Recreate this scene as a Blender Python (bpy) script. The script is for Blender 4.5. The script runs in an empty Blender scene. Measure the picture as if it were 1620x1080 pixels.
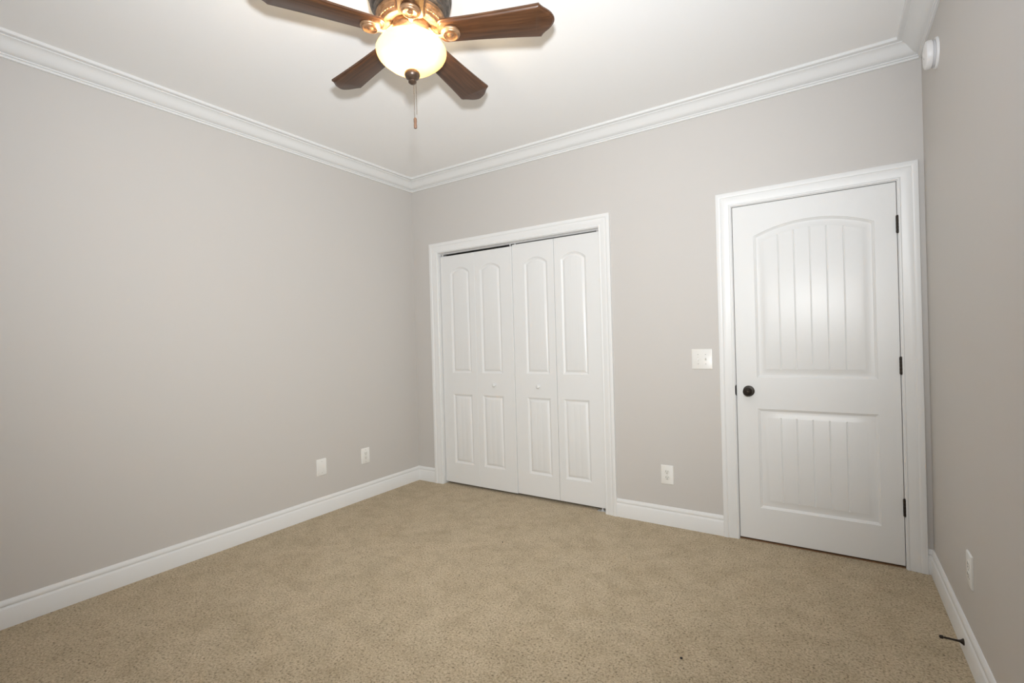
import bpy, bmesh, math, random
from mathutils import Vector, Matrix

random.seed(7)
scene = bpy.context.scene
COL = scene.collection
PI = math.pi

# ------------------------------------------------------------------ camera
CAM = Vector((3.2248, -3.2611, 1.2641))
YAW, PITCH, ROLL = 0.5834, -0.0018, -0.0275
fw = Vector((-math.sin(YAW), math.cos(YAW), 0)); rt = Vector((math.cos(YAW), math.sin(YAW), 0)); up = Vector((0, 0, 1))
f2 = fw * math.cos(PITCH) + up * math.sin(PITCH); u2 = up * math.cos(PITCH) - fw * math.sin(PITCH)
r3 = rt * math.cos(ROLL) + u2 * math.sin(ROLL); u3 = u2 * math.cos(ROLL) - rt * math.sin(ROLL)
cam = bpy.data.cameras.new('camera'); cam_o = bpy.data.objects.new('camera', cam); COL.objects.link(cam_o)
m = Matrix((r3, u3, -f2)).transposed().to_4x4(); m.translation = CAM
cam_o.matrix_world = m
cam.sensor_fit = 'HORIZONTAL'; cam.sensor_width = 36; cam.lens = 765.27 * 36 / 1620
cam.clip_start = 0.02
scene.camera = cam_o

# ------------------------------------------------------------------ light and exposure
scene.view_settings.view_transform = 'Standard'
scene.view_settings.look = 'None'
scene.view_settings.gamma = 1
scene.view_settings.use_curve_mapping = False
scene.view_settings.exposure = 0.03
scene.cycles.max_bounces = 12
scene.cycles.diffuse_bounces = 8
scene.cycles.sample_clamp_indirect = 25

world = bpy.data.worlds.new('world'); scene.world = world; world.use_nodes = True
world.node_tree.nodes['Background'].inputs[0].default_value = (0.6, 0.7, 0.9, 1)
world.node_tree.nodes['Background'].inputs[1].default_value = 0.0

# the photographer's flash, a hand's breadth above the camera
FLASH = Vector((3.17, -3.17, 1.56))
def flash_head(name, aim, watts, cone, color):
    L = bpy.data.lights.new(name, 'SPOT'); o = bpy.data.objects.new(name, L); COL.objects.link(o)
    o.location = FLASH; o.rotation_euler = Vector(aim).to_track_quat('-Z', 'Y').to_euler()
    L.energy = watts; L.spot_size = math.radians(cone); L.spot_blend = 1.0; L.shadow_soft_size = 0.045; L.color = color
flash_head('flash', (-0.58, 0.73, 0.1), 295, 120, (0.985, 1.0, 0.985))         # its beam
flash_head('flash_fill', (-0.3, 0.4, 1.0), 92, 170, (0.87, 1.0, 1.22))    # added upward spot at the flash, brightens the ceiling
# bulbs of the ceiling fan's light sit further down, in its builder

W, H, D = 3.6424, 2.7532, 3.66     # room: x 0..W, y -D..0, z 0..H
WT = 0.12                          # wall thickness

# ------------------------------------------------------------------ materials
def new_mat(name):
    mt = bpy.data.materials.new(name); mt.use_nodes = True
    nt = mt.node_tree; return mt, nt, nt.nodes, nt.links, nt.nodes['Principled BSDF']

def simple(name, col, rough=0.5, metal=0.0, bump=0.0, bscale=200, coat=0.0, var=0.0, spec=0.5):
    mt, nt, n, l, b = new_mat(name)
    b.inputs['Base Color'].default_value = (*col, 1)
    b.inputs['Roughness'].default_value = rough
    b.inputs['Metallic'].default_value = metal
    b.inputs['Coat Weight'].default_value = coat
    b.inputs['Specular IOR Level'].default_value = spec
    tc = n.new('ShaderNodeTexCoord')
    nz = n.new('ShaderNodeTexNoise'); nz.inputs['Scale'].default_value = bscale; nz.inputs['Detail'].default_value = 3
    l.new(tc.outputs['Object'], nz.inputs['Vector'])
    if bump:
        bp = n.new('ShaderNodeBump'); bp.inputs['Strength'].default_value = bump; bp.inputs['Distance'].default_value = 0.002
        l.new(nz.outputs['Fac'], bp.inputs['Height']); l.new(bp.outputs['Normal'], b.inputs['Normal'])
    if var:
        mx = n.new('ShaderNodeMixRGB'); mx.inputs[1].default_value = (*[c * (1 - var) for c in col], 1)
        mx.inputs[2].default_value = (*[min(1, c * (1 + var)) for c in col], 1)
        n2 = n.new('ShaderNodeTexNoise'); n2.inputs['Scale'].default_value = bscale * 0.2; l.new(tc.outputs['Object'], n2.inputs['Vector'])
        l.new(n2.outputs['Fac'], mx.inputs[0]); l.new(mx.outputs[0], b.inputs['Base Color'])
    return mt

M = {}
M['wall'] = simple('greige_wall_paint', (0.575, 0.55, 0.522), 0.55, bump=0.05, bscale=260, spec=0.35)
M['ceiling'] = simple('ceiling_paint', (0.90, 0.895, 0.885), 0.85, bump=0.05, bscale=220, spec=0.2)
M['trim'] = simple('trim_paint', (0.765, 0.765, 0.755), 0.36, bump=0.02, bscale=60)
M['plate'] = simple('plate_plastic', (0.80, 0.79, 0.76), 0.35)
M['insert'] = simple('insert_plastic', (0.74, 0.73, 0.69), 0.35)
M['slot'] = simple('slot_shadow_plastic', (0.10, 0.095, 0.085), 0.6)
M['screw'] = simple('painted_screw', (0.62, 0.61, 0.58), 0.4)
M['bronze_dark'] = simple('oil_rubbed_bronze', (0.030, 0.022, 0.016), 0.42, 0.3, spec=0.3, var=0.3, bscale=60)
M['hall'] = simple('hall_wood', (0.22, 0.12, 0.06), 0.5)
M['track'] = simple('track_metal', (0.62, 0.62, 0.62), 0.35, 0.3)
M['detector'] = simple('detector_plastic', (0.78, 0.77, 0.76), 0.4)
M['detector_groove'] = simple('detector_groove', (0.62, 0.61, 0.61), 0.5)

def door_mat():
    mt, nt, n, l, b = new_mat('door_paint')
    b.inputs['Base Color'].default_value = (0.75, 0.75, 0.74, 1); b.inputs['Roughness'].default_value = 0.37
    tc = n.new('ShaderNodeTexCoord'); mp = n.new('ShaderNodeMapping'); mp.inputs['Scale'].default_value = (160, 160, 5)
    nz = n.new('ShaderNodeTexNoise'); nz.inputs['Scale'].default_value = 1.0; nz.inputs['Detail'].default_value = 4
    bp = n.new('ShaderNodeBump'); bp.inputs['Strength'].default_value = 0.12; bp.inputs['Distance'].default_value = 0.0012
    l.new(tc.outputs['Object'], mp.inputs['Vector']); l.new(mp.outputs['Vector'], nz.inputs['Vector'])
    l.new(nz.outputs['Fac'], bp.inputs['Height']); l.new(bp.outputs['Normal'], b.inputs['Normal'])
    return mt
M['door'] = door_mat()

def carpet_mat():
    mt, nt, n, l, b = new_mat('beige_carpet')
    b.inputs['Roughness'].default_value = 0.95; b.inputs['Specular IOR Level'].default_value = 0.05
    b.inputs['Sheen Weight'].default_value = 0.15; b.inputs['Sheen Roughness'].default_value = 0.6
    tc = n.new('ShaderNodeTexCoord')
    def noise(scale, detail, rough=0.5, dist=0.0):
        z = n.new('ShaderNodeTexNoise'); z.inputs['Scale'].default_value = scale; z.inputs['Detail'].default_value = detail
        z.inputs['Roughness'].default_value = rough; z.inputs['Distortion'].default_value = dist
        l.new(tc.outputs['Object'], z.inputs['Vector']); return z.outputs['Fac']
    def ramp(src, stops):
        r = n.new('ShaderNodeValToRGB'); e = r.color_ramp.elements
        e[0].position, e[0].color = stops[0][0], (*stops[0][1], 1); e[1].position, e[1].color = stops[-1][0], (*stops[-1][1], 1)
        for p, c in stops[1:-1]:
            k = e.new(p); k.color = (*c, 1)
        l.new(src, r.inputs[0]); return r.outputs[0]
    def mul(a, bb, fac=1.0):
        x = n.new('ShaderNodeMixRGB'); x.blend_type = 'MULTIPLY'; x.inputs[0].default_value = fac
        l.new(a, x.inputs[1]); l.new(bb, x.inputs[2]); return x.outputs[0]
    tuft = noise(115, 3, 0.6, 0.4)
    fine = noise(330, 2)
    patch = noise(4.5, 4, 0.55, 0.6)
    patch2 = noise(11, 3, 0.6)
    base = ramp(tuft, [(0.30, (0.17, 0.125, 0.07)), (0.43, (0.48, 0.385, 0.255)), (0.55, (0.59, 0.48, 0.325)), (0.72, (0.71, 0.585, 0.415))])
    g1 = ramp(patch, [(0.33, (0.90, 0.89, 0.86)), (0.60, (1, 1, 1))])
    g2 = ramp(patch2, [(0.35, (0.88, 0.87, 0.85)), (0.6, (1, 1, 1))])
    g3 = ramp(fine, [(0.3, (0.86, 0.85, 0.83)), (0.65, (1, 1, 1))])
    c = mul(mul(mul(base, g1), g2), g3)
    l.new(c, b.inputs['Base Color'])
    ad = n.new('ShaderNodeMath'); ad.operation = 'MULTIPLY_ADD'; ad.inputs[1].default_value = 0.4
    l.new(fine, ad.inputs[0]); l.new(tuft, ad.inputs[2])
    bp = n.new('ShaderNodeBump'); bp.inputs['Strength'].default_value = 0.7; bp.inputs['Distance'].default_value = 0.008
    l.new(ad.outputs[0], bp.inputs['Height']); l.new(bp.outputs['Normal'], b.inputs['Normal'])
    return mt
M['carpet'] = carpet_mat()

def wood_mat():
    mt, nt, n, l, b = new_mat('walnut_blade')
    b.inputs['Roughness'].default_value = 0.34; b.inputs['Specular IOR Level'].default_value = 0.25; b.inputs['Coat Weight'].default_value = 0.22; b.inputs['Coat Roughness'].default_value = 0.15
    tc = n.new('ShaderNodeTexCoord'); mp = n.new('ShaderNodeMapping'); mp.inputs['Scale'].default_value = (6, 90, 90)
    nz = n.new('ShaderNodeTexNoise'); nz.inputs['Scale'].default_value = 1; nz.inputs['Detail'].default_value = 5; nz.inputs['Distortion'].default_value = 0.6
    l.new(tc.outputs['Object'], mp.inputs['Vector']); l.new(mp.outputs['Vector'], nz.inputs['Vector'])
    r = n.new('ShaderNodeValToRGB'); e = r.color_ramp.elements
    e[0].position = 0.3; e[0].color = (0.048, 0.021, 0.010, 1); e[1].position = 0.72; e[1].color = (0.100, 0.044, 0.020, 1)
    l.new(nz.outputs['Fac'], r.inputs[0]); l.new(r.outputs[0], b.inputs['Base Color'])
    return mt
M['wood'] = wood_mat()

def bronze_mat(name, lo, hi, rough, metal):
    mt, nt, n, l, b = new_mat(name)
    b.inputs['Roughness'].default_value = rough; b.inputs['Metallic'].default_value = metal
    tc = n.new('ShaderNodeTexCoord'); mp = n.new('ShaderNodeMapping'); mp.inputs['Scale'].default_value = (40, 40, 160)
    nz = n.new('ShaderNodeTexNoise'); nz.inputs['Scale'].default_value = 1; nz.inputs['Detail'].default_value = 4
    l.new(tc.outputs['Object'], mp.inputs['Vector']); l.new(mp.outputs['Vector'], nz.inputs['Vector'])
    r = n.new('ShaderNodeValToRGB'); e = r.color_ramp.elements
    e[0].position = 0.35; e[0].color = (*lo, 1); e[1].position = 0.65; e[1].color = (*hi, 1)
    l.new(nz.outputs['Fac'], r.inputs[0]); l.new(r.outputs[0], b.inputs['Base Color'])
    return mt
M['motor'] = bronze_mat('brushed_dark_bronze', (0.052, 0.042, 0.034), (0.12, 0.096, 0.077), 0.42, 0.35)
M['copper'] = bronze_mat('lamplit_bronze', (0.22, 0.12, 0.06), (0.42, 0.25, 0.14), 0.38, 0.55)  # the fan's bronze with the lamp's warm glow put into its colour
M['copper_dark'] = bronze_mat('lamplit_bronze_dimmed', (0.085, 0.048, 0.026), (0.19, 0.112, 0.062), 0.40, 0.5)  # darkened copy for flywheel and fitter, offsets the bulbs' glare in the colour

def glass_mat():
    mt, nt, n, l, b = new_mat('amber_frosted_glass')
    out = n['Material Output']
    b.inputs['Base Color'].default_value = (0.80, 0.68, 0.48, 1); b.inputs['Roughness'].default_value = 0.25
    tr = n.new('ShaderNodeBsdfTranslucent'); tr.inputs['Color'].default_value = (0.44, 0.36, 0.25, 1)
    mx = n.new('ShaderNodeMixShader'); mx.inputs[0].default_value = 0.72
    l.new(b.outputs[0], mx.inputs[1]); l.new(tr.outputs[0], mx.inputs[2])
    em = n.new('ShaderNodeEmission'); em.inputs['Color'].default_value = (1.0, 0.70, 0.36, 1); em.inputs['Strength'].default_value = GLASS_E
    ad = n.new('ShaderNodeAddShader'); l.new(mx.outputs[0], ad.inputs[0]); l.new(em.outputs[0], ad.inputs[1])
    l.new(ad.outputs[0], out.inputs['Surface'])
    return mt
GLASS_E = 0.0
BULB_W = 10.0
M['glass'] = glass_mat()

# ------------------------------------------------------------------ mesh helpers
def link(name, bm, mat, parent=None, smooth=None, loc=None, rot=None):
    me = bpy.data.meshes.new(name)
    bmesh.ops.recalc_face_normals(bm, faces=bm.faces[:])
    bm.to_mesh(me); bm.free()
    if mat: me.materials.append(mat)
    if smooth is not None:
        for p in me.polygons: p.use_smooth = True
        me.set_sharp_from_angle(angle=math.radians(smooth))
    o = bpy.data.objects.new(name, me); COL.objects.link(o)
    if parent: o.parent = parent
    if loc: o.location = loc
    if rot: o.rotation_euler = rot
    return o

def empty(name, loc, rot=(0, 0, 0)):
    o = bpy.data.objects.new(name, None); COL.objects.link(o); o.location = loc; o.rotation_euler = rot
    o.empty_display_size = 0.05
    return o

def tag(o, label=None, cat=None, group=None, kind=None):
    if label: o['label'] = label
    if cat: o['category'] = cat
    if group: o['group'] = group
    if kind: o['kind'] = kind
    return o

def struct(o, label, cat):
    return tag(o, label, cat, kind='structure')

def box(bm, lo, hi):
    x0, y0, z0 = lo; x1, y1, z1 = hi
    v = [bm.verts.new(p) for p in [(x0, y0, z0), (x1, y0, z0), (x1, y1, z0), (x0, y1, z0), (x0, y0, z1), (x1, y0, z1), (x1, y1, z1), (x0, y1, z1)]]
    for f in ((0, 3, 2, 1), (4, 5, 6, 7), (0, 1, 5, 4), (1, 2, 6, 5), (2, 3, 7, 6), (3, 0, 4, 7)):
        bm.faces.new([v[i] for i in f])

def bevel_all(bm, w, seg=2):
    bmesh.ops.bevel(bm, geom=bm.edges[:], offset=w, segments=seg, profile=0.5, affect='EDGES')

def lathe(bm, prof, n=48, mat=None, close_top=True, close_bot=True):
    """prof: (r, z) list about the z axis; mat transforms the points."""
    rings = []
    for r, z in prof:
        if r < 1e-6:
            p = Vector((0, 0, z)); rings.append([bm.verts.new(mat @ p if mat else p)])
        else:
            ring = []
            for i in range(n):
                a = 2 * PI * i / n; p = Vector((r * math.cos(a), r * math.sin(a), z)); ring.append(bm.verts.new(mat @ p if mat else p))
            rings.append(ring)
    for a, b in zip(rings, rings[1:]):
        for i in range(n):
            j = (i + 1) % n
            if len(a) == 1 and len(b) == 1: continue
            if len(a) == 1: bm.faces.new((a[0], b[i], b[j]))
            elif len(b) == 1: bm.faces.new((a[i], b[0], a[j]))
            else: bm.faces.new((a[i], b[i], b[j], a[j]))
    if len(rings[0]) > 1 and close_top: bm.faces.new(rings[0])
    if len(rings[-1]) > 1 and close_bot: bm.faces.new(rings[-1])

def loft(bm, loops, cap=True):
    """loops: lists of points of equal length, joined in order."""
    vs = [[bm.verts.new(p) for p in lp] for lp in loops]
    n = len(vs[0])
    for a, b in zip(vs, vs[1:]):
        for i in range(n):
            j = (i + 1) % n; bm.faces.new((a[i], a[j], b[j], b[i]))
    if cap:
        bm.faces.new(vs[0]); bm.faces.new(vs[-1])

# ------------------------------------------------------------------ room shell
DX0, DX1, DTOP = 2.7255, 3.5295, 2.050      # entry opening between the jambs
KX0, KX1, KTOP = 0.301, 1.842, 2.061        # closet opening between the jambs
bm = bmesh.new(); box(bm, (-WT, -D - WT, -0.05), (W + WT, 0.9, 0.0))
struct(link('floor', bm, M['carpet']), 'beige cut-pile carpet covering the bedroom floor', 'carpet')
bm = bmesh.new(); box(bm, (-WT, -D - WT, H), (W + WT, 0.9, H + 0.1))
struct(link('ceiling', bm, M['ceiling']), 'flat white painted ceiling around the fan', 'ceiling')
bm = bmesh.new(); box(bm, (-WT, -D - WT, 0), (0, WT, H))
struct(link('wall_left', bm, M['wall']), 'long plain greige wall with two low cover plates', 'wall')
bm = bmesh.new(); box(bm, (W, -D - WT, 0), (W + WT, WT, H))
struct(link('wall_right', bm, M['wall']), 'greige wall at right with the smoke detector', 'wall')
bm = bmesh.new(); box(bm, (0, -D - WT, 0), (W, -D, H))
struct(link('wall_front', bm, M['wall']), 'greige wall behind the viewer', 'wall')
bm = bmesh.new()
J = 0.018                                    # jamb board thickness
for lo, hi in (((0, 0, 0), (KX0 - J, WT, H)), ((KX0 - J, 0, KTOP + J), (KX1 + J, WT, H)), ((KX1 + J, 0, 0), (DX0 - J, WT, H)),
               ((DX0 - J, 0, DTOP + J), (DX1 + J, WT, H)), ((DX1 + J, 0, 0), (W, WT, H))):
    box(bm, lo, hi)
struct(link('wall_back', bm, M['wall']), 'greige wall holding the closet and the entry door', 'wall')
# closet interior behind the folding doors, hall behind the entry door
bm = bmesh.new()
box(bm, (-WT, 0.75, 0), (2.3, 0.80, H)); box(bm, (-WT, WT, 0), (-0.05, 0.75, H)); box(bm, (2.25, WT, 0), (2.3, 0.75, H))
struct(link('wall_closet', bm, M['wall']), 'greige inside of the closet behind the folding doors', 'wall')
bm = bmesh.new(); box(bm, (2.3, 0.75, 0), (W + WT, 0.80, H)); box(bm, (W, WT, 0), (W + WT, 0.75, H))
struct(link('wall_hall', bm, M['wall']), 'hall wall behind the entry door', 'wall')

# crown moulding: (out from the wall, drop below the ceiling)
CR = [(0.0, 0.0940), (0.0085, 0.0940), (0.0105, 0.0925), (0.0110, 0.0890), (0.0105, 0.0860), (0.0080, 0.0840), (0.0075, 0.0825), (0.0130, 0.0820), (0.0160, 0.0800), (0.0165, 0.0775), (0.0155, 0.0755), (0.0125, 0.0745), (0.0120, 0.0728), (0.0185, 0.0715)]
for i in range(1, 15):
    t = i / 14
    CR.append((0.0185 + 0.0655 * t, 0.0715 - 0.0495 * (t - 0.10 * math.sin(2 * PI * t))))
CR += [(0.0835, 0.0180), (0.0850, 0.0165), (0.0950, 0.0165), (0.1030, 0.0158), (0.1057, 0.0135), (0.1057, 0.0), (0.0, 0.0)]

def run_between(prof, a, b, inward, end_a, end_b, zf):
    """a mitred moulding along the wall from a to b; prof (out, v); zf(v) gives z; end_*: 1 mitre in, 0 square."""
    bm = bmesh.new(); a = Vector((*a, 0)); b = Vector((*b, 0)); d = (b - a).normalized(); inn = Vector((*inward, 0))
    loops = []
    for e, s, pt in ((end_a, 1, a), (end_b, -1, b)):
        loops.append([pt + inn * o + d * (s * e * o) + Vector((0, 0, zf(v))) for o, v in prof])
    loft(bm, loops)
    return bm
zc = lambda v: H - v
for k, (a, b, inn, lab) in enumerate([((0, -D), (0, 0), (1, 0), 'white crown moulding along the left wall'),
                                      ((0, 0), (W, 0), (0, -1), 'white crown moulding above the closet and entry door'),
                                      ((W, 0), (W, -D), (-1, 0), 'white crown moulding above the smoke detector wall'),
                                      ((W, -D), (0, -D), (0, 1), 'white crown moulding behind the viewer')]):
    struct(link('trim_%d' % (k + 1), run_between(CR, a, b, inn, 1, 1, zc), M['trim'], smooth=35), lab, 'crown moulding')

BB = [(0, 0), (0.0150, 0), (0.0150, 0.0860), (0.0135, 0.0890), (0.0095, 0.0965), (0.0078, 0.0985), (0.0078, 0.1000), (0.0112, 0.1012), (0.0122, 0.1045),
      (0.0110, 0.1120), (0.0080, 0.1200), (0.0040, 0.1262), (0, 0.1270)]
zb = lambda v: v
CW = 0.0855                                  # casing width
KI0, KI1, KIT = KX0 - 0.004, KX1 + 0.004, KTOP + 0.004
DI0, DI1, DIT = DX0 - 0.004, DX1 + 0.003, DTOP + 0.004
struct(link('baseboard_left', run_between(BB, (0, -D), (0, 0), (1, 0), 1, 1, zb), M['trim'], smooth=35), 'tall white baseboard along the long left wall', 'baseboard')
bm = run_between(BB, (0, 0), (KI0 - CW, 0), (0, -1), 1, 0, zb)
struct(link('baseboard_back', bm, M['trim'], smooth=35), 'short white baseboard between the left corner and the closet', 'baseboard')
struct(link('baseboard_middle', run_between(BB, (KI1 + CW, 0), (DI0 - CW, 0), (0, -1), 0, 0, zb), M['trim'], smooth=35), 'white baseboard between the closet and the entry door', 'baseboard')
struct(link('baseboard_corner', run_between(BB, (DI1 + CW, 0), (W, 0), (0, -1), 0, 1, zb), M['trim'], smooth=35), 'sliver of white baseboard between the entry door casing and the right wall', 'baseboard')
struct(link('baseboard_right', run_between(BB, (W, 0), (W, -D), (-1, 0), 1, 1, zb), M['trim'], smooth=35), 'white baseboard along the right wall with the doorstop', 'baseboard')
struct(link('baseboard_front', run_between(BB, (W, -D), (0, -D), (0, 1), 1, 1, zb), M['trim'], smooth=35), 'white baseboard behind the viewer', 'baseboard')

CS = [(0, 0), (0, 0.0095), (0.0020, 0.0115), (0.0085, 0.0120), (0.0110, 0.0100), (0.0125, 0.0092), (0.0160, 0.0095), (0.0280, 0.0125), (0.0420, 0.0150), (0.0530, 0.0155),
      (0.0560, 0.0150), (0.0580, 0.0165), (0.0610, 0.0190), (0.0660, 0.0200), (0.0800, 0.0200), (0.0840, 0.0190), (CW, 0.0165), (CW, 0)]
def casing(x0, x1, zt):
    bm = bmesh.new()
    loft(bm, [[(x0 - w, -d, 0) for w, d in CS], [(x0 - w, -d, zt + w) for w, d in CS], [(x1 + w, -d, zt + w) for w, d in CS], [(x1 + w, -d, 0) for w, d in CS]])
    return bm
c1 = struct(link('trim_5', casing(KI0, KI1, KIT), M['trim'], smooth=30), 'white moulded casing framing the closet opening', 'door casing')
c2 = struct(link('trim_6', casing(DI0, DI1, DIT), M['trim'], smooth=30), 'white moulded casing framing the entry door', 'door casing')

def jamb(x0, x1, zt, y0, y1, stop=None):
    bm = bmesh.new()
    box(bm, (x0 - J, y0, 0), (x0, y1, zt + J)); box(bm, (x1, y0, 0), (x1 + J, y1, zt + J)); box(bm, (x0, y0, zt), (x1, y1, zt + J))
    if stop:
        s0, s1, w = stop
        box(bm, (x0, s0, 0), (x0 + w, s1, zt)); box(bm, (x1 - w, s0, 0), (x1, s1, zt)); box(bm, (x0 + w, s0, zt - w), (x1 - w, s1, zt))
    return bm
struct(link('trim_7', jamb(KX0, KX1, KTOP, -0.002, WT), M['trim']), 'white jamb boards lining the closet opening', 'door jamb')
jd = struct(link('trim_8', jamb(DX0, DX1, DTOP, -0.002, WT, (0.040, 0.075, 0.011)), M['trim']), 'white jamb boards around the entry door', 'door jamb')
bm = bmesh.new(); box(bm, (DX0, 0.008, 0), (DX1, WT, 0.006))
struct(link('trim_9', bm, M['hall']), 'brown wood threshold under the entry door', 'threshold')
bm = bmesh.new(); box(bm, (KX0, 0.034, KTOP - 0.012), (KX1, 0.060, KTOP))
struct(link('trim_10', bm, M['track']), 'pale metal track above the closet doors', 'door track')

# ------------------------------------------------------------------ panelled doors
STICK = [(0, 0), (0.0022, 0.0032), (0.0060, 0.0045), (0.0100, 0.0075), (0.0135, 0.0095)]   # moulded edge down into the recess

def panel_slab(w, h, t, panels, bev=0.002):
    """a slab 0..w, 0..h with its face at y = 0 looking along -y; panels: x0 x1 z0 z1 rise inset grooves groove-half-width"""
    bm = bmesh.new()
    holes = []
    for P in panels:
        x0, x1, z0, z1, rise, ins = P['x0'], P['x1'], P['z0'], P['z1'], P['rise'], P['ins']
        c, hw = (x0 + x1) / 2, (x1 - x0) / 2
        R = (hw * hw + rise * rise) / (2 * rise) if rise else 0
        zcn = z1 + rise - R
        ihw = hw - ins
        us = [-1 + 2 * i / 28 for i in range(29)] if rise else [-1, 1]
        gd = {}
        g = P.get('gw', 0.004)
        for gx in P.get('grooves', []):
            for dx, dd in ((-g, 0), (-g * 0.45, 0.8), (0, 1), (g * 0.45, 0.8), (g, 0)):
                u = (gx + dx - c) / ihw
                us = [q for q in us if round(q, 6) in gd or abs(q - u) > 0.012 or abs(abs(q) - 1) < 1e-9]; us.append(u); gd[round(u, 6)] = dd
        us.sort()
        def outline(d):
            k = hw - d
            bot = [(c + u * k, z0 + d) for u in us]
            if rise: top = [(c + u * k, zcn + math.sqrt(max(0, (R - d) ** 2 - (u * k) ** 2))) for u in us]
            else: top = [(c + u * k, z1 - d) for u in us]
            return bot, top
        prof = STICK + [(max(0.018, ins - 0.026), 0.0100), (ins - 0.004, 0.0022), (ins, P['field'])]
        prev = None
        for idx, (d, y) in enumerate(prof):
            bot, top = outline(d)
            last = idx == len(prof) - 1
            yy = [y + (P.get('gd', 0.004) * gd.get(round(u, 6), 0) if last else 0) for u in us]
            vb = [bm.verts.new((p[0], yv, p[1])) for p, yv in zip(bot, yy)]
            vt = [bm.verts.new((p[0], yv, p[1])) for p, yv in zip(top, yy)]
            ring = vb + vt[::-1]
            if prev:
                n = len(ring)
                for i in range(n):
                    j = (i + 1) % n; bm.faces.new((prev[i], prev[j], ring[j], ring[i]))
            else: holes.append(ring)
            prev = ring
        for i in range(len(us) - 1):
            bm.faces.new((vb[i], vb[i + 1], vt[i + 1], vt[i]))
    # outer face with holes
    def rectloop(i, y): return [bm.verts.new(p) for p in ((i, y, i), (w - i, y, i), (w - i, y, h - i), (i, y, h - i))]
    front = rectloop(bev, 0); side = rectloop(0, bev); back = rectloop(0, t)
    edges = [bm.edges.new((front[i], front[(i + 1) % 4])) for i in range(4)]
    for ring in holes:
        n = len(ring)
        for i in range(n):
            e = bm.edges.get((ring[i], ring[(i + 1) % n])) or bm.edges.new((ring[i], ring[(i + 1) % n])); edges.append(e)
    bmesh.ops.triangle_fill(bm, use_beauty=True, use_dissolve=False, edges=edges)
    for a, b in ((front, side), (side, back)):
        for i in range(4):
            j = (i + 1) % 4; bm.faces.new((a[i], a[j], b[j], b[i]))
    bm.faces.new(back)
    return bm

# entry door
SX0, SX1, SZ0, SZ1 = 2.7285, 3.5270, 0.015, 2.047
gr = [2.973 + 0.0801 * i for i in range(5)]
pan = [dict(x0=2.8435, x1=3.431, z0=1.000, z1=1.855, rise=0.066, ins=0.054, field=0.0014, grooves=gr),
       dict(x0=2.8445, x1=3.430, z0=0.210, z1=0.811, rise=0, ins=0.054, field=0.0014, grooves=[g - 0.006 for g in gr])]
for p in pan:
    p['x0'] -= SX0; p['x1'] -= SX0; p['z0'] -= SZ0; p['z1'] -= SZ0; p['grooves'] = [g - SX0 for g in p['grooves']]
door = link('door_1', panel_slab(SX1 - SX0, SZ1 - SZ0, 0.035, pan), M['door'], smooth=25, loc=(SX0, 0.0, SZ0))
struct(door, 'white two-panel plank entry door with arched upper panel', 'door')

def rel(o, p): return tuple(Vector(p) - Vector(o.location))
# knob, axis along -y
toY = Matrix.Rotation(PI / 2, 4, 'X')        # +z -> -y
kx, kz = 2.797, 0.917
bm = bmesh.new()
lathe(bm, [(0.0325, 0), (0.0325, 0.003), (0.030, 0.007), (0.022, 0.009), (0.013, 0.010)], 40, Matrix.Translation(rel(door, (kx, 0, kz))) @ toY)
rose = link('rosette', bm, M['bronze_dark'], None, smooth=40)
bm = bmesh.new()
lathe(bm, [(0.0115, 0.008), (0.0110, 0.022), (0.014, 0.028), (0.0225, 0.033), (0.0268, 0.042), (0.0270, 0.050), (0.0245, 0.057), (0.0200, 0.0605), (0.0190, 0.0600),
           (0.0175, 0.0620), (0.0110, 0.0650), (0.0090, 0.0640), (0.0075, 0.0655), (0, 0.0665)], 40, Matrix.Translation(rel(door, (kx, 0, kz))) @ toY)
knob = link('door_knob', bm, M['bronze_dark'], door, smooth=40); knob['label'] = 'round oil-rubbed bronze knob'
rose.parent = knob
def add_hinge(z0, z1):
    bm = bmesh.new(); x = 3.5285
    for i in range(5):
        a = z0 + (z1 - z0) * i / 5 + 0.0004; b = z0 + (z1 - z0) * (i + 1) / 5 - 0.0004
        lathe(bm, [(0.0062, a), (0.0066, a + 0.001), (0.0066, b - 0.001), (0.0062, b)], 16, Matrix.Translation(rel(door, (x, -0.006, 0))))
    lathe(bm, [(0.004, z1), (0.0055, z1 + 0.0015), (0.003, z1 + 0.004)], 16, Matrix.Translation(rel(door, (x, -0.006, 0))))
    lathe(bm, [(0.003, z0 - 0.003), (0.0055, z0 - 0.001), (0.004, z0)], 16, Matrix.Translation(rel(door, (x, -0.006, 0))))
    box(bm, rel(door, (x - 0.0012, -0.006, z0)), rel(door, (x + 0.0012, 0.012, z1)))
    h = link('hinge', bm, M['bronze_dark'], door, smooth=40); h['label'] = 'dark bronze hinge knuckle'
for z0, z1 in ((1.777, 1.866), (1.031, 1.120), (0.281, 0.370)): add_hinge(z0, z1)
# strike plate on the jamb beside the knob: lip curling onto the casing
bm = bmesh.new()
loop = []
for i in range(13):
    a = -PI / 2 + PI * i / 12; loop.append((math.cos(a) * 0.009, math.sin(a) * 0.034))
loft(bm, [[(DX0 + 0.003 - u, -0.0045 + 0.0, 0.920 + v) for u, v in loop], [(DX0 + 0.003 - u, 0.004, 0.920 + v) for u, v in loop]])
M['bronze_black'] = simple('blackened_bronze', (0.012, 0.010, 0.009), 0.65, spec=0.15)
sp = link('strike_plate', bm, M['bronze_black'], jd, smooth=40); sp['label'] = 'dark bronze latch strike'

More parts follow.
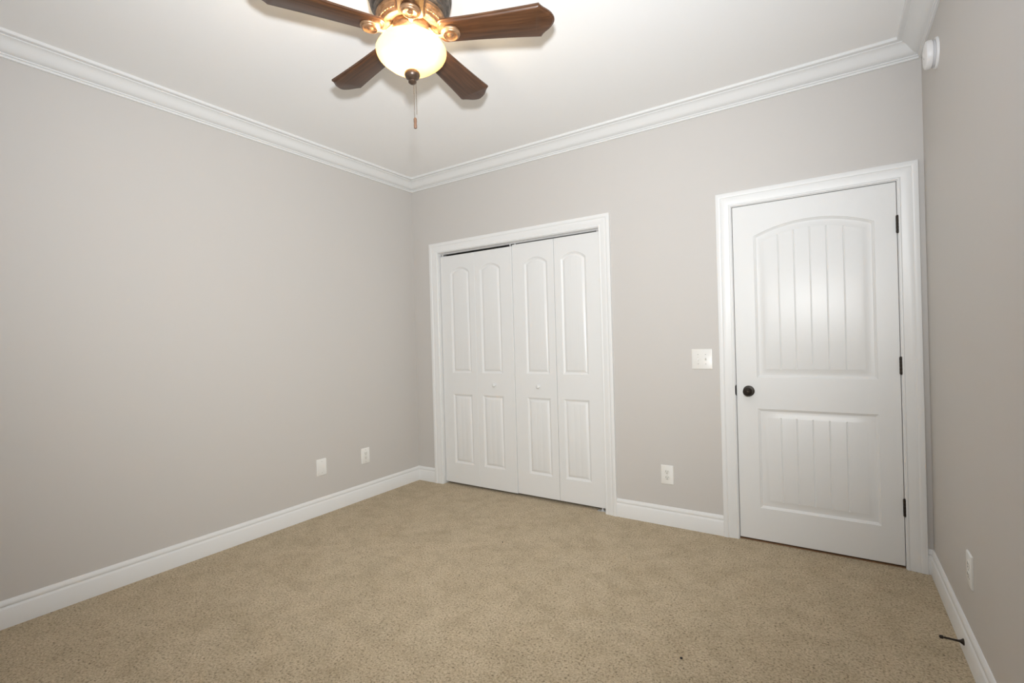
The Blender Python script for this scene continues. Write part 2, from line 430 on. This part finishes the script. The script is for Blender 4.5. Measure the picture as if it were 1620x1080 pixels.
# closet folding doors
LW = 0.3813
def bifold(name, x0, ztop, zbot, y, knob_leaf, hg, label):
    root = empty(name, (x0, y, zbot)); struct(root, label, 'closet door')
    h = ztop - zbot
    for i in range(2):
        # panels sit nearer to the joint the two leaves share
        px0 = 0.112 if i == 0 else 0.055
        pan = [dict(x0=px0, x1=px0 + 0.211, z0=0.995 - zbot, z1=1.873 - zbot, rise=0.047, ins=0.037, field=0.0014, grooves=[], gw=0.003),
               dict(x0=px0, x1=px0 + 0.211, z0=0.198 - zbot, z1=0.806 - zbot, rise=0, ins=0.037, field=0.0014, grooves=[], gw=0.003)]
        for p in pan:
            p['grooves'] = [p['x0'] + 0.1055 - 0.023, p['x0'] + 0.1055 + 0.023]; p['gd'] = 0.0005
        lf = link('leaf', panel_slab(LW, h, 0.030, pan), M['door'], root, smooth=25, loc=(i * (LW + hg), 0, 0))
        if i == knob_leaf:
            bm = bmesh.new(); kxx = (0.185 if i == 1 else 0.222)
            lathe(bm, [(0.009, 0), (0.0085, 0.002), (0.006, 0.006), (0.0065, 0.010), (0.0125, 0.014), (0.0155, 0.019), (0.0155, 0.023), (0.012, 0.0275), (0.006, 0.029), (0, 0.0295)], 28,
                  Matrix.Translation((kxx, 0, 0.897 - zbot)) @ toY)
            link('knob', bm, M['trim'], lf, smooth=40)
        if i == 0:
            pass
    return root
bl = bifold('door_2', 0.307, 2.0310, 0.020, 0.026, 1, 0.0008, 'left pair of white folding closet doors with the wider dark gap above')
br = bifold('door_3', 1.0720, 2.0415, 0.022, 0.033, 0, 0.003, 'right pair of white folding closet doors beside the light switch wall')
# floor pivot brackets seen at the closet's right foot, top pivots on the left
bm = bmesh.new(); box(bm, (KX1 - 0.075, 0.022, 0.0), (KX1, 0.052, 0.0025)); box(bm, (KX1 - 0.003, 0.022, 0.0), (KX1, 0.052, 0.03))
lathe(bm, [(0.010, 0.0025), (0.010, 0.009), (0.006, 0.010), (0.005, 0.022)], 16, Matrix.Translation((KX1 - 0.040, 0.040, 0)))
tag(link('pivot_bracket', bm, M['track'], smooth=40), 'small metal pivot bracket on the carpet at the closet right foot', 'bracket')
for root, xs in ((bl, (0.020, 2 * LW - 0.015)), (br, (0.025, 2 * LW - 0.020))):
    for x in xs:
        bm = bmesh.new(); z = root.location.z
        top = (2.0310 if root is bl else 2.0415) - z
        lathe(bm, [(0.006, top), (0.006, KTOP - 0.010 - z)], 14, Matrix.Translation((x, 0.013, 0)))
        link('top_pivot', bm, M['track'], root, smooth=40)

# ------------------------------------------------------------------ wall plates
def plate_bm(w, h, t=0.0062, b=0.0035):
    bm = bmesh.new()
    def rr(ix, z, y):
        c = 0.003; pts = []
        for cx, cz, a0 in ((w / 2 - ix - c, h / 2 - ix - c, 0), (-(w / 2 - ix - c), h / 2 - ix - c, 90), (-(w / 2 - ix - c), -(h / 2 - ix - c), 180), (w / 2 - ix - c, -(h / 2 - ix - c), 270)):
            for k in range(4):
                a = math.radians(a0 + 30 * k); pts.append((cx + c * math.cos(a), y, cz + c * math.sin(a)))
        return pts
    loft(bm, [rr(0, 0, 0), rr(0, 0, -t * 0.35), rr(b * 0.4, 0, -t * 0.8), rr(b, 0, -t)])
    return bm
def screw(parent, x, z, y=-0.0062):
    bm = bmesh.new(); lathe(bm, [(0.0034, 0), (0.0034, 0.0006), (0.0022, 0.0012), (0, 0.0013)], 16, Matrix.Translation((x, y, z)) @ toY)
    s = link('screw', bm, M['screw'], parent, smooth=40)
    bm = bmesh.new(); box(bm, (x - 0.0028, y - 0.0015, z - 0.0004), (x + 0.0028, y - 0.0011, z + 0.0004)); link('screw_slot', bm, M['slot'], s)
def receptacle(parent, zc_):
    bm = bmesh.new()
    pts = []
    for i in range(32):
        a = 2 * PI * i / 32; x = 0.0172 * math.cos(a); z = 0.0172 * math.sin(a)
        pts.append((x, max(-0.0142, min(0.0142, z))))
    loft(bm, [[(x, -0.0055, z + zc_) for x, z in pts], [(x, -0.0074, z + zc_) for x, z in pts], [(x * 0.95, -0.0080, z * 0.95 + zc_) for x, z in pts]])
    r = link('receptacle', bm, M['insert'], parent, smooth=30)
    bm = bmesh.new()
    box(bm, (-0.0076, -0.0084, zc_ - 0.001), (-0.0052, -0.0079, zc_ + 0.0085)); box(bm, (0.0052, -0.0084, zc_), (0.0074, -0.0079, zc_ + 0.0075))
    lathe(bm, [(0.0030, 0), (0.0030, 0.0005)], 16, Matrix.Translation((0, -0.0079, zc_ - 0.0075)) @ toY)
    link('slots', bm, M['slot'], r)
RZ = {'back': 0, 'left': PI / 2, 'right': -PI / 2}
def plate(name, loc, wall, w, h, label, cat, group=None):
    o = link(name, plate_bm(w, h), M['plate'], None, smooth=50, loc=loc, rot=(0, 0, RZ[wall]))
    return tag(o, label, cat, group)
o = plate('duplex_outlet', (2.289, 0, 0.339), 'back', 0.083, 0.127, 'white duplex outlet low on the wall between closet and entry door', 'outlet')
receptacle(o, 0.0195); receptacle(o, -0.0195); screw(o, 0, 0)
o = plate('duplex_outlet', (W, -0.812, 0.356), 'right', 0.083, 0.127, 'white duplex outlet low on the right wall above the doorstop', 'outlet')
receptacle(o, 0.0195); receptacle(o, -0.0195); screw(o, 0, 0)
o = plate('decorator_outlet', (0, -0.616, 0.351), 'left', 0.083, 0.126, 'white outlet with a rectangular face, nearer the corner on the left wall', 'outlet')
bm = bmesh.new(); box(bm, (-0.0165, -0.0078, -0.0335), (0.0165, -0.0055, 0.0335)); bevel_all(bm, 0.0008, 1)
rc = link('receptacle', bm, M['insert'], o)
bm = bmesh.new()
for s in (0.0175, -0.0175):
    box(bm, (-0.0076, -0.0082, s), (-0.0052, -0.0077, s + 0.0085)); box(bm, (0.0052, -0.0082, s), (0.0074, -0.0077, s + 0.0075))
    lathe(bm, [(0.0028, 0), (0.0028, 0.0004)], 16, Matrix.Translation((0, -0.0077, s - 0.007)) @ toY)
link('slots', bm, M['slot'], rc)
screw(o, 0, 0.048); screw(o, 0, -0.048)
o = plate('blank_plate', (0, -1.027, 0.352), 'left', 0.083, 0.124, 'blank white cover plate, further from the corner on the left wall', 'cover plate')
screw(o, 0, 0.042); screw(o, 0, -0.042)
o = plate('light_switch', (2.530, 0, 1.112), 'back', 0.127, 0.129, 'white double toggle light switch beside the entry door', 'light switch')
for s, flip in ((-0.023, -1), (0.023, 1)):
    bm = bmesh.new(); box(bm, (s - 0.0052, -0.0068, -0.0120), (s + 0.0052, -0.0055, 0.0120)); fr = link('toggle_frame', bm, M['insert'], o)
    bm = bmesh.new()
    loft(bm, [[(s + a * 0.0042, -0.0066, b * 0.0055) for a, b in ((-1, -1), (1, -1), (1, 1), (-1, 1))],
              [(s + a * 0.0034, -0.0150, b * 0.0030 + flip * 0.0065) for a, b in ((-1, -1), (1, -1), (1, 1), (-1, 1))],
              [(s + a * 0.0028, -0.0165, b * 0.0022 + flip * 0.0080) for a, b in ((-1, -1), (1, -1), (1, 1), (-1, 1))]])
    link('toggle', bm, M['plate'], o, smooth=20)
    for z in (0.030, -0.030): screw(o, s, z)

# ------------------------------------------------------------------ smoke detector
toXn = Matrix.Rotation(-PI / 2, 4, 'Y')      # +z -> -x
det = empty('smoke_detector', (W, -0.42, 2.484)); tag(det, 'round white smoke detector high on the right wall near the corner', 'smoke detector')
bm = bmesh.new(); lathe(bm, [(0.066, 0), (0.066, 0.004), (0.063, 0.009), (0.056, 0.010)], 56, toXn); link('base', bm, M['detector'], det, smooth=40)
bm = bmesh.new(); lathe(bm, [(0.055, 0.009), (0.055, 0.0125), (0.0575, 0.013), (0.0575, 0.0165), (0.055, 0.017), (0.055, 0.020)], 56, toXn); link('vent_ring', bm, M['detector_groove'], det, smooth=40)
bm = bmesh.new(); lathe(bm, [(0.056, 0.0195), (0.0595, 0.0205), (0.0600, 0.034), (0.0570, 0.040), (0.050, 0.0435), (0.030, 0.0455), (0, 0.046)], 56, toXn)
cv = link('cover', bm, M['detector'], det, smooth=35)
bm = bmesh.new(); lathe(bm, [(0.011, 0.044), (0.011, 0.0466), (0.010, 0.0472), (0, 0.0472)], 28, toXn @ Matrix.Translation((0.012, 0.014, 0)))
link('test_button', bm, M['detector'], det, smooth=35)
bm = bmesh.new(); lathe(bm, [(0.0018, 0.0445), (0.0018, 0.0468), (0, 0.0470)], 12, toXn @ Matrix.Translation((-0.018, -0.012, 0)))
link('indicator_light', bm, M['slot'], det)

# ------------------------------------------------------------------ door stop
ds = empty('door_stop', (W - 0.015, -0.754, 0.050)); tag(ds, 'dark bronze rod doorstop screwed to the right baseboard', 'doorstop')
tl = Matrix.Rotation(math.radians(-3), 4, 'Y')
bm = bmesh.new(); lathe(bm, [(0.0125, 0), (0.0125, 0.002), (0.009, 0.006), (0.0055, 0.011), (0.0045, 0.014)], 24, toXn); link('base', bm, M['bronze_dark'], ds, smooth=40)
bm = bmesh.new(); lathe(bm, [(0.0045, 0.012), (0.0038, 0.03), (0.0038, 0.063)], 20, toXn); link('rod', bm, M['bronze_dark'], ds, smooth=40)
bm = bmesh.new(); lathe(bm, [(0.0038, 0.060), (0.0062, 0.061), (0.0068, 0.066), (0.0060, 0.071), (0.003, 0.073), (0, 0.0732)], 20, toXn); link('bumper', bm, M['bronze_dark'], ds, smooth=40)

# ------------------------------------------------------------------ bits on the carpet
def crumb(loc, s, label, mat):
    bm = bmesh.new(); bmesh.ops.create_icosphere(bm, subdivisions=2, radius=1)
    for v in bm.verts:
        k = 1 + random.uniform(-0.3, 0.3); v.co = Vector((v.co.x * s[0] * k, v.co.y * s[1] * k, v.co.z * s[2] * k + s[2]))
    tag(link('lint_speck', bm, mat, None, loc=loc), label, 'lint')
M['lint'] = simple('dark_lint', (0.03, 0.028, 0.03), 0.9)
crumb((2.707, -1.335, 0.0), (0.006, 0.005, 0.004), 'dark speck of lint on the carpet, nearest the viewer', M['lint'])
crumb((1.476, -0.782, 0.0), (0.004, 0.003, 0.003), 'tiny dark speck on the carpet out in front of the closet', M['lint'])

# ------------------------------------------------------------------ ceiling fan
FX, FY = 1.8208, -1.8186
fan = empty('ceiling_fan', (FX, FY, H)); tag(fan, 'flush-mount bronze ceiling fan with five walnut blades and a lit amber bowl', 'ceiling fan')
def fz(p): return [(r, z - H + (0.005 if z < 2.57 else 0.0)) for r, z in p]
bm = bmesh.new()
lathe(bm, fz([(0.120, 2.7532), (0.146, 2.750), (0.150, 2.738), (0.160, 2.718), (0.1675, 2.695), (0.1690, 2.670), (0.1670, 2.655), (0.1610, 2.650), (0.1600, 2.640),
              (0.1620, 2.636), (0.1590, 2.624), (0.1520, 2.613), (0.1460, 2.609), (0.1445, 2.603), (0.1470, 2.599), (0.1430, 2.592), (0.1370, 2.588), (0.12, 2.588)]), 72)
mh = link('motor_housing', bm, M['motor'], fan, smooth=35)
bm = bmesh.new()
lathe(bm, fz([(0.120, 2.590), (0.1375, 2.589), (0.1385, 2.586), (0.1345, 2.582), (0.1330, 2.5805), (0.1350, 2.5785), (0.1325, 2.5755), (0.1290, 2.574), (0.1240, 2.561), (0.1160, 2.550), (0.1145, 2.5475), (0.1165, 2.5460), (0.1140, 2.5430), (0.1060, 2.5425), (0.09, 2.548)]), 72)
band = link('ornate_band', bm, M['copper'], fan, smooth=35); band['label'] = 'bronze band with raised scrollwork, toned copper as by lamplight'
bm = bmesh.new()
NS = 26
for i in range(NS):
    a = 2 * PI * i / NS
    T = Matrix.Rotation(a, 4, 'Z') @ Matrix.Translation((0.1245, 0, 2.5620 - H)) @ Matrix.Rotation(math.radians(55), 4, 'Y')
    # a small open ring, a bead in it and a leaf beside it
    R1, r1 = 0.0072, 0.0017
    g = [[bm.verts.new(T @ Vector(((R1 + r1 * math.cos(q)) * math.cos(p), (R1 + r1 * math.cos(q)) * math.sin(p), r1 * math.sin(q)))) for q in [2 * PI * k / 6 for k in range(6)]] for p in [2 * PI * k / 12 for k in range(12)]]
    for x in range(12):
        for y in range(6):
            bm.faces.new((g[x][y], g[(x + 1) % 12][y], g[(x + 1) % 12][(y + 1) % 6], g[x][(y + 1) % 6]))
    bmesh.ops.create_icosphere(bm, subdivisions=1, radius=0.0026, matrix=T)
    T2 = Matrix.Rotation(a + PI / NS, 4, 'Z') @ Matrix.Translation((0.1245, 0, 2.5620 - H)) @ Matrix.Rotation(math.radians(55), 4, 'Y') @ Matrix.Diagonal((1.7, 0.8, 0.7, 1))
    bmesh.ops.create_icosphere(bm, subdivisions=1, radius=0.0042, matrix=T2)
link('scroll_relief', bm, M['copper'], band, smooth=60)
bm = bmesh.new()
lathe(bm, fz([(0.050, 2.560), (0.070, 2.5560), (0.0785, 2.5520), (0.0805, 2.5440), (0.0795, 2.5330), (0.0750, 2.5220), (0.0690, 2.5140), (0.0630, 2.5115), (0.0600, 2.513)]), 64)
link('flywheel', bm, M['copper_dark'], fan, smooth=40)
bm = bmesh.new()
lathe(bm, fz([(0.055, 2.545), (0.057, 2.512), (0.0555, 2.500), (0.0555, 2.470), (0.050, 2.462), (0.012, 2.458), (0.008, 2.455), (0.008, 2.375)]), 56)
link('light_fitter', bm, M['copper_dark'], fan, smooth=40)

# blades: x runs outward
PITCHB = math.radians(-10)
def blade_outline():
    side = []
    n = 16
    rx, rh = 0.142, 0.057
    for i in range(8):                       # rounded root
        a = PI - (PI / 2) * i / 7
        side.append((rx + 0.030 * math.cos(a), rh * math.sin(a) ** 0.8 if i else 0.0))
    for i in range(1, n + 1):
        t = i / n; side.append((rx + (0.527 - rx) * t, rh + 0.0215 * t ** 1.6))
    side += [(0.5305, 0.0720), (0.5350, 0.0660), (0.5410, 0.0595), (0.5485, 0.0530), (0.5570, 0.0460), (0.5655, 0.0375), (0.5730, 0.0280), (0.5785, 0.0180), (0.5825, 0.0080), (0.5835, 0.0)]
    return side + [(x, -y) for x, y in side[-2:0:-1]]
def inset_poly(pts, d):
    n = len(pts); out = []
    for i in range(n):
        a, b, c = Vector(pts[i - 1]), Vector(pts[i]), Vector(pts[(i + 1) % n])
        e1 = (b - a).normalized(); e2 = (c - b).normalized()
        nn = Vector((e1.y + e2.y, -(e1.x + e2.x)))
        if nn.length < 1e-6: nn = Vector((e1.y, -e1.x))
        nn.normalize(); k = max(0.5, nn.dot(Vector((e1.y, -e1.x))))
        out.append(tuple(b + nn * (d / k)))
    return out
OUT = blade_outline()
area = sum(OUT[i - 1][0] * OUT[i][1] - OUT[i][0] * OUT[i - 1][1] for i in range(len(OUT)))
SGN = 1 if area < 0 else -1
def blade_bm():
    bm = bmesh.new()
    L = [(0.004, 0.0085), (0.0, 0.0065), (0.0, -0.0005), (0.0035, -0.0015), (0.0045, -0.0025), (0.0075, -0.0070), (0.0095, -0.0080)]
    R = Matrix.Rotation(PITCHB, 4, 'X')
    loops = [[R @ Vector((x, y, z)) for x, y in inset_poly(OUT, SGN * d)] for d, z in L]
    loft(bm, loops)
    return bm
def iron_bm():
    bm = bmesh.new()
    path = [(0.073, 0.018, 0.011), (0.082, 0.012, 0.010), (0.093, 0.000, 0.0085), (0.104, -0.0125, 0.0075), (0.117, -0.0180, 0.0080), (0.130, -0.0185, 0.0105), (0.145, -0.0175, 0.013)]
    loops = []
    for i, (x, z, hw) in enumerate(path):
        a = path[max(0, i - 1)]; b = path[min(len(path) - 1, i + 1)]
        t = Vector((b[0] - a[0], 0, b[1] - a[1])).normalized(); nrm = Vector((-t.z, 0, t.x))
        c = Vector((x, 0, z))
        loops.append([c + nrm * (0.0042 * math.sin(q)) + Vector((0, 1, 0)) * (hw * math.cos(q)) for q in [2 * PI * k / 12 for k in range(12)]])
    loft(bm, loops)
    return bm
def medallion_bm():
    bm = bmesh.new(); R = Matrix.Rotation(PITCHB * 0.6, 4, 'X')
    lathe(bm, [(0.0335, -0.006), (0.0385, -0.0085), (0.0395, -0.0125), (0.0380, -0.0165), (0.0345, -0.0185), (0.0340, -0.0205), (0.0305, -0.0245), (0.0275, -0.0255), (0.0262, -0.0240), (0.0225, -0.0205),
               (0.0120, -0.0195), (0.0092, -0.0215), (0.0085, -0.0245), (0.0050, -0.0268), (0, -0.0272)], 40, R @ Matrix.Translation((0.165, 0, 0)))
    return bm
BLADE_Z = 2.523 - H
first = None
for k in range(5):
    a = math.radians(26.35 + 72 * k)
    if first is None:
        b = link('blade', blade_bm(), M['wood'], fan, smooth=30); i = link('blade_iron', iron_bm(), M['copper'], fan, smooth=45); md = link('medallion', medallion_bm(), M['copper'], i, smooth=40)
        first = (b, i, md)
    else:
        b = first[0].copy(); COL.objects.link(b); b.parent = fan
        i = first[1].copy(); COL.objects.link(i); i.parent = fan
        md = first[2].copy(); COL.objects.link(md); md.parent = i
    b.location = (0, 0, BLADE_Z); b.rotation_euler = (0, 0, a)
    i.location = (0, 0, BLADE_Z); i.rotation_euler = (0, 0, a)

# glass bowl: outer skin, inner skin
prof_o = [(0.1215, 2.4770), (0.1270, 2.4755), (0.1300, 2.4710), (0.1305, 2.4665), (0.1325, 2.4635), (0.1375, 2.4590), (0.1408, 2.4520), (0.1412, 2.4450), (0.1395, 2.4360), (0.1340, 2.4250), (0.1240, 2.4140),
          (0.1120, 2.4050), (0.1030, 2.3985), (0.0960, 2.3920), (0.0850, 2.3850), (0.0680, 2.3785), (0.0450, 2.3735), (0.0120, 2.3710)]
prof_i = [(r - 0.004 if r > 0.02 else r, z + (0.003 if z < 2.43 else 0.0)) for r, z in prof_o[::-1]]
bm = bmesh.new(); lathe(bm, fz(prof_o + prof_i), 72, close_top=False, close_bot=False)
bm.verts.ensure_lookup_table()
bowl = link('glass_bowl', bm, M['glass'], fan, smooth=60); bowl['label'] = 'lit amber frosted glass bowl shade'
bm = bmesh.new()
lathe(bm, fz([(0.010, 2.380), (0.014, 2.3705), (0.022, 2.3690), (0.0295, 2.3630), (0.0315, 2.3560), (0.0310, 2.3500), (0.0270, 2.3420), (0.0190, 2.3355), (0.0110, 2.3330), (0.0095, 2.3310), (0.0125, 2.3290), (0.0165, 2.3265), (0.0165, 2.3235), (0.0120, 2.3190), (0.0060, 2.3160), (0, 2.3155)]), 40)
M['finial'] = bronze_mat('bronze_finial', (0.055, 0.035, 0.024), (0.10, 0.065, 0.045), 0.35, 0.4)
link('finial', bm, M['finial'], fan, smooth=40)
M['chain'] = simple('antique_chain', (0.16, 0.12, 0.085), 0.4, 0.6)
def chain(x, y, z0, z1):
    bm = bmesh.new(); n = int((z0 - z1) / 0.0034)
    for k in range(n):
        bmesh.ops.create_icosphere(bm, subdivisions=1, radius=0.0016, matrix=Matrix.Translation((x, y, z0 - H - 0.0034 * (k + 0.5))))
    lathe(bm, [(0.0006, z0 - H), (0.0006, z1 - H)], 6, Matrix.Translation((x, y, 0)))
    return link('pull_chain', bm, M['chain'], fan, smooth=80)
rx, ry = math.cos(YAW), math.sin(YAW)
ch = chain(0.005 * rx, 0.005 * ry, 2.324, 2.184)
bm = bmesh.new()
lathe(bm, [(0.0015, 2.1800 - H + 0.005), (0.0045, 2.1780 - H + 0.005), (0.0066, 2.1730 - H + 0.005), (0.0066, 2.1640 - H + 0.005), (0.0056, 2.1560 - H + 0.005), (0.0066, 2.1470 - H + 0.005), (0.0066, 2.1400 - H + 0.005), (0.0055, 2.1360 - H + 0.005), (0, 2.1355 - H + 0.005)], 20, Matrix.Translation((0.007 * rx, 0.007 * ry, 0)))
M['fob'] = simple('wood_fob', (0.16, 0.085, 0.05), 0.4, var=0.3, bscale=400)
pn = link('pendant', bm, M['fob'], ch, smooth=40); pn['label'] = 'small turned wooden pull'
chain(0.0145 * rx, 0.0145 * ry, 2.327, 2.196)
# bulbs inside the bowl
M['bulb'] = simple('frosted_bulb', (0.9, 0.85, 0.75), 0.3)
for deg, rb, share in ((342, 0.072, 1.1), (185, 0.055, 0.7), (255, 0.060, 0.45)):
    a = math.radians(deg)
    L = bpy.data.lights.new('bulb_light', 'POINT'); L.energy = BULB_W * share; L.color = (1.0, 0.80, 0.52); L.shadow_soft_size = 0.02
    lo = bpy.data.objects.new('bulb_light', L); COL.objects.link(lo); lo.parent = fan
    lo.location = (rb * math.cos(a), rb * math.sin(a), 2.443 - H)
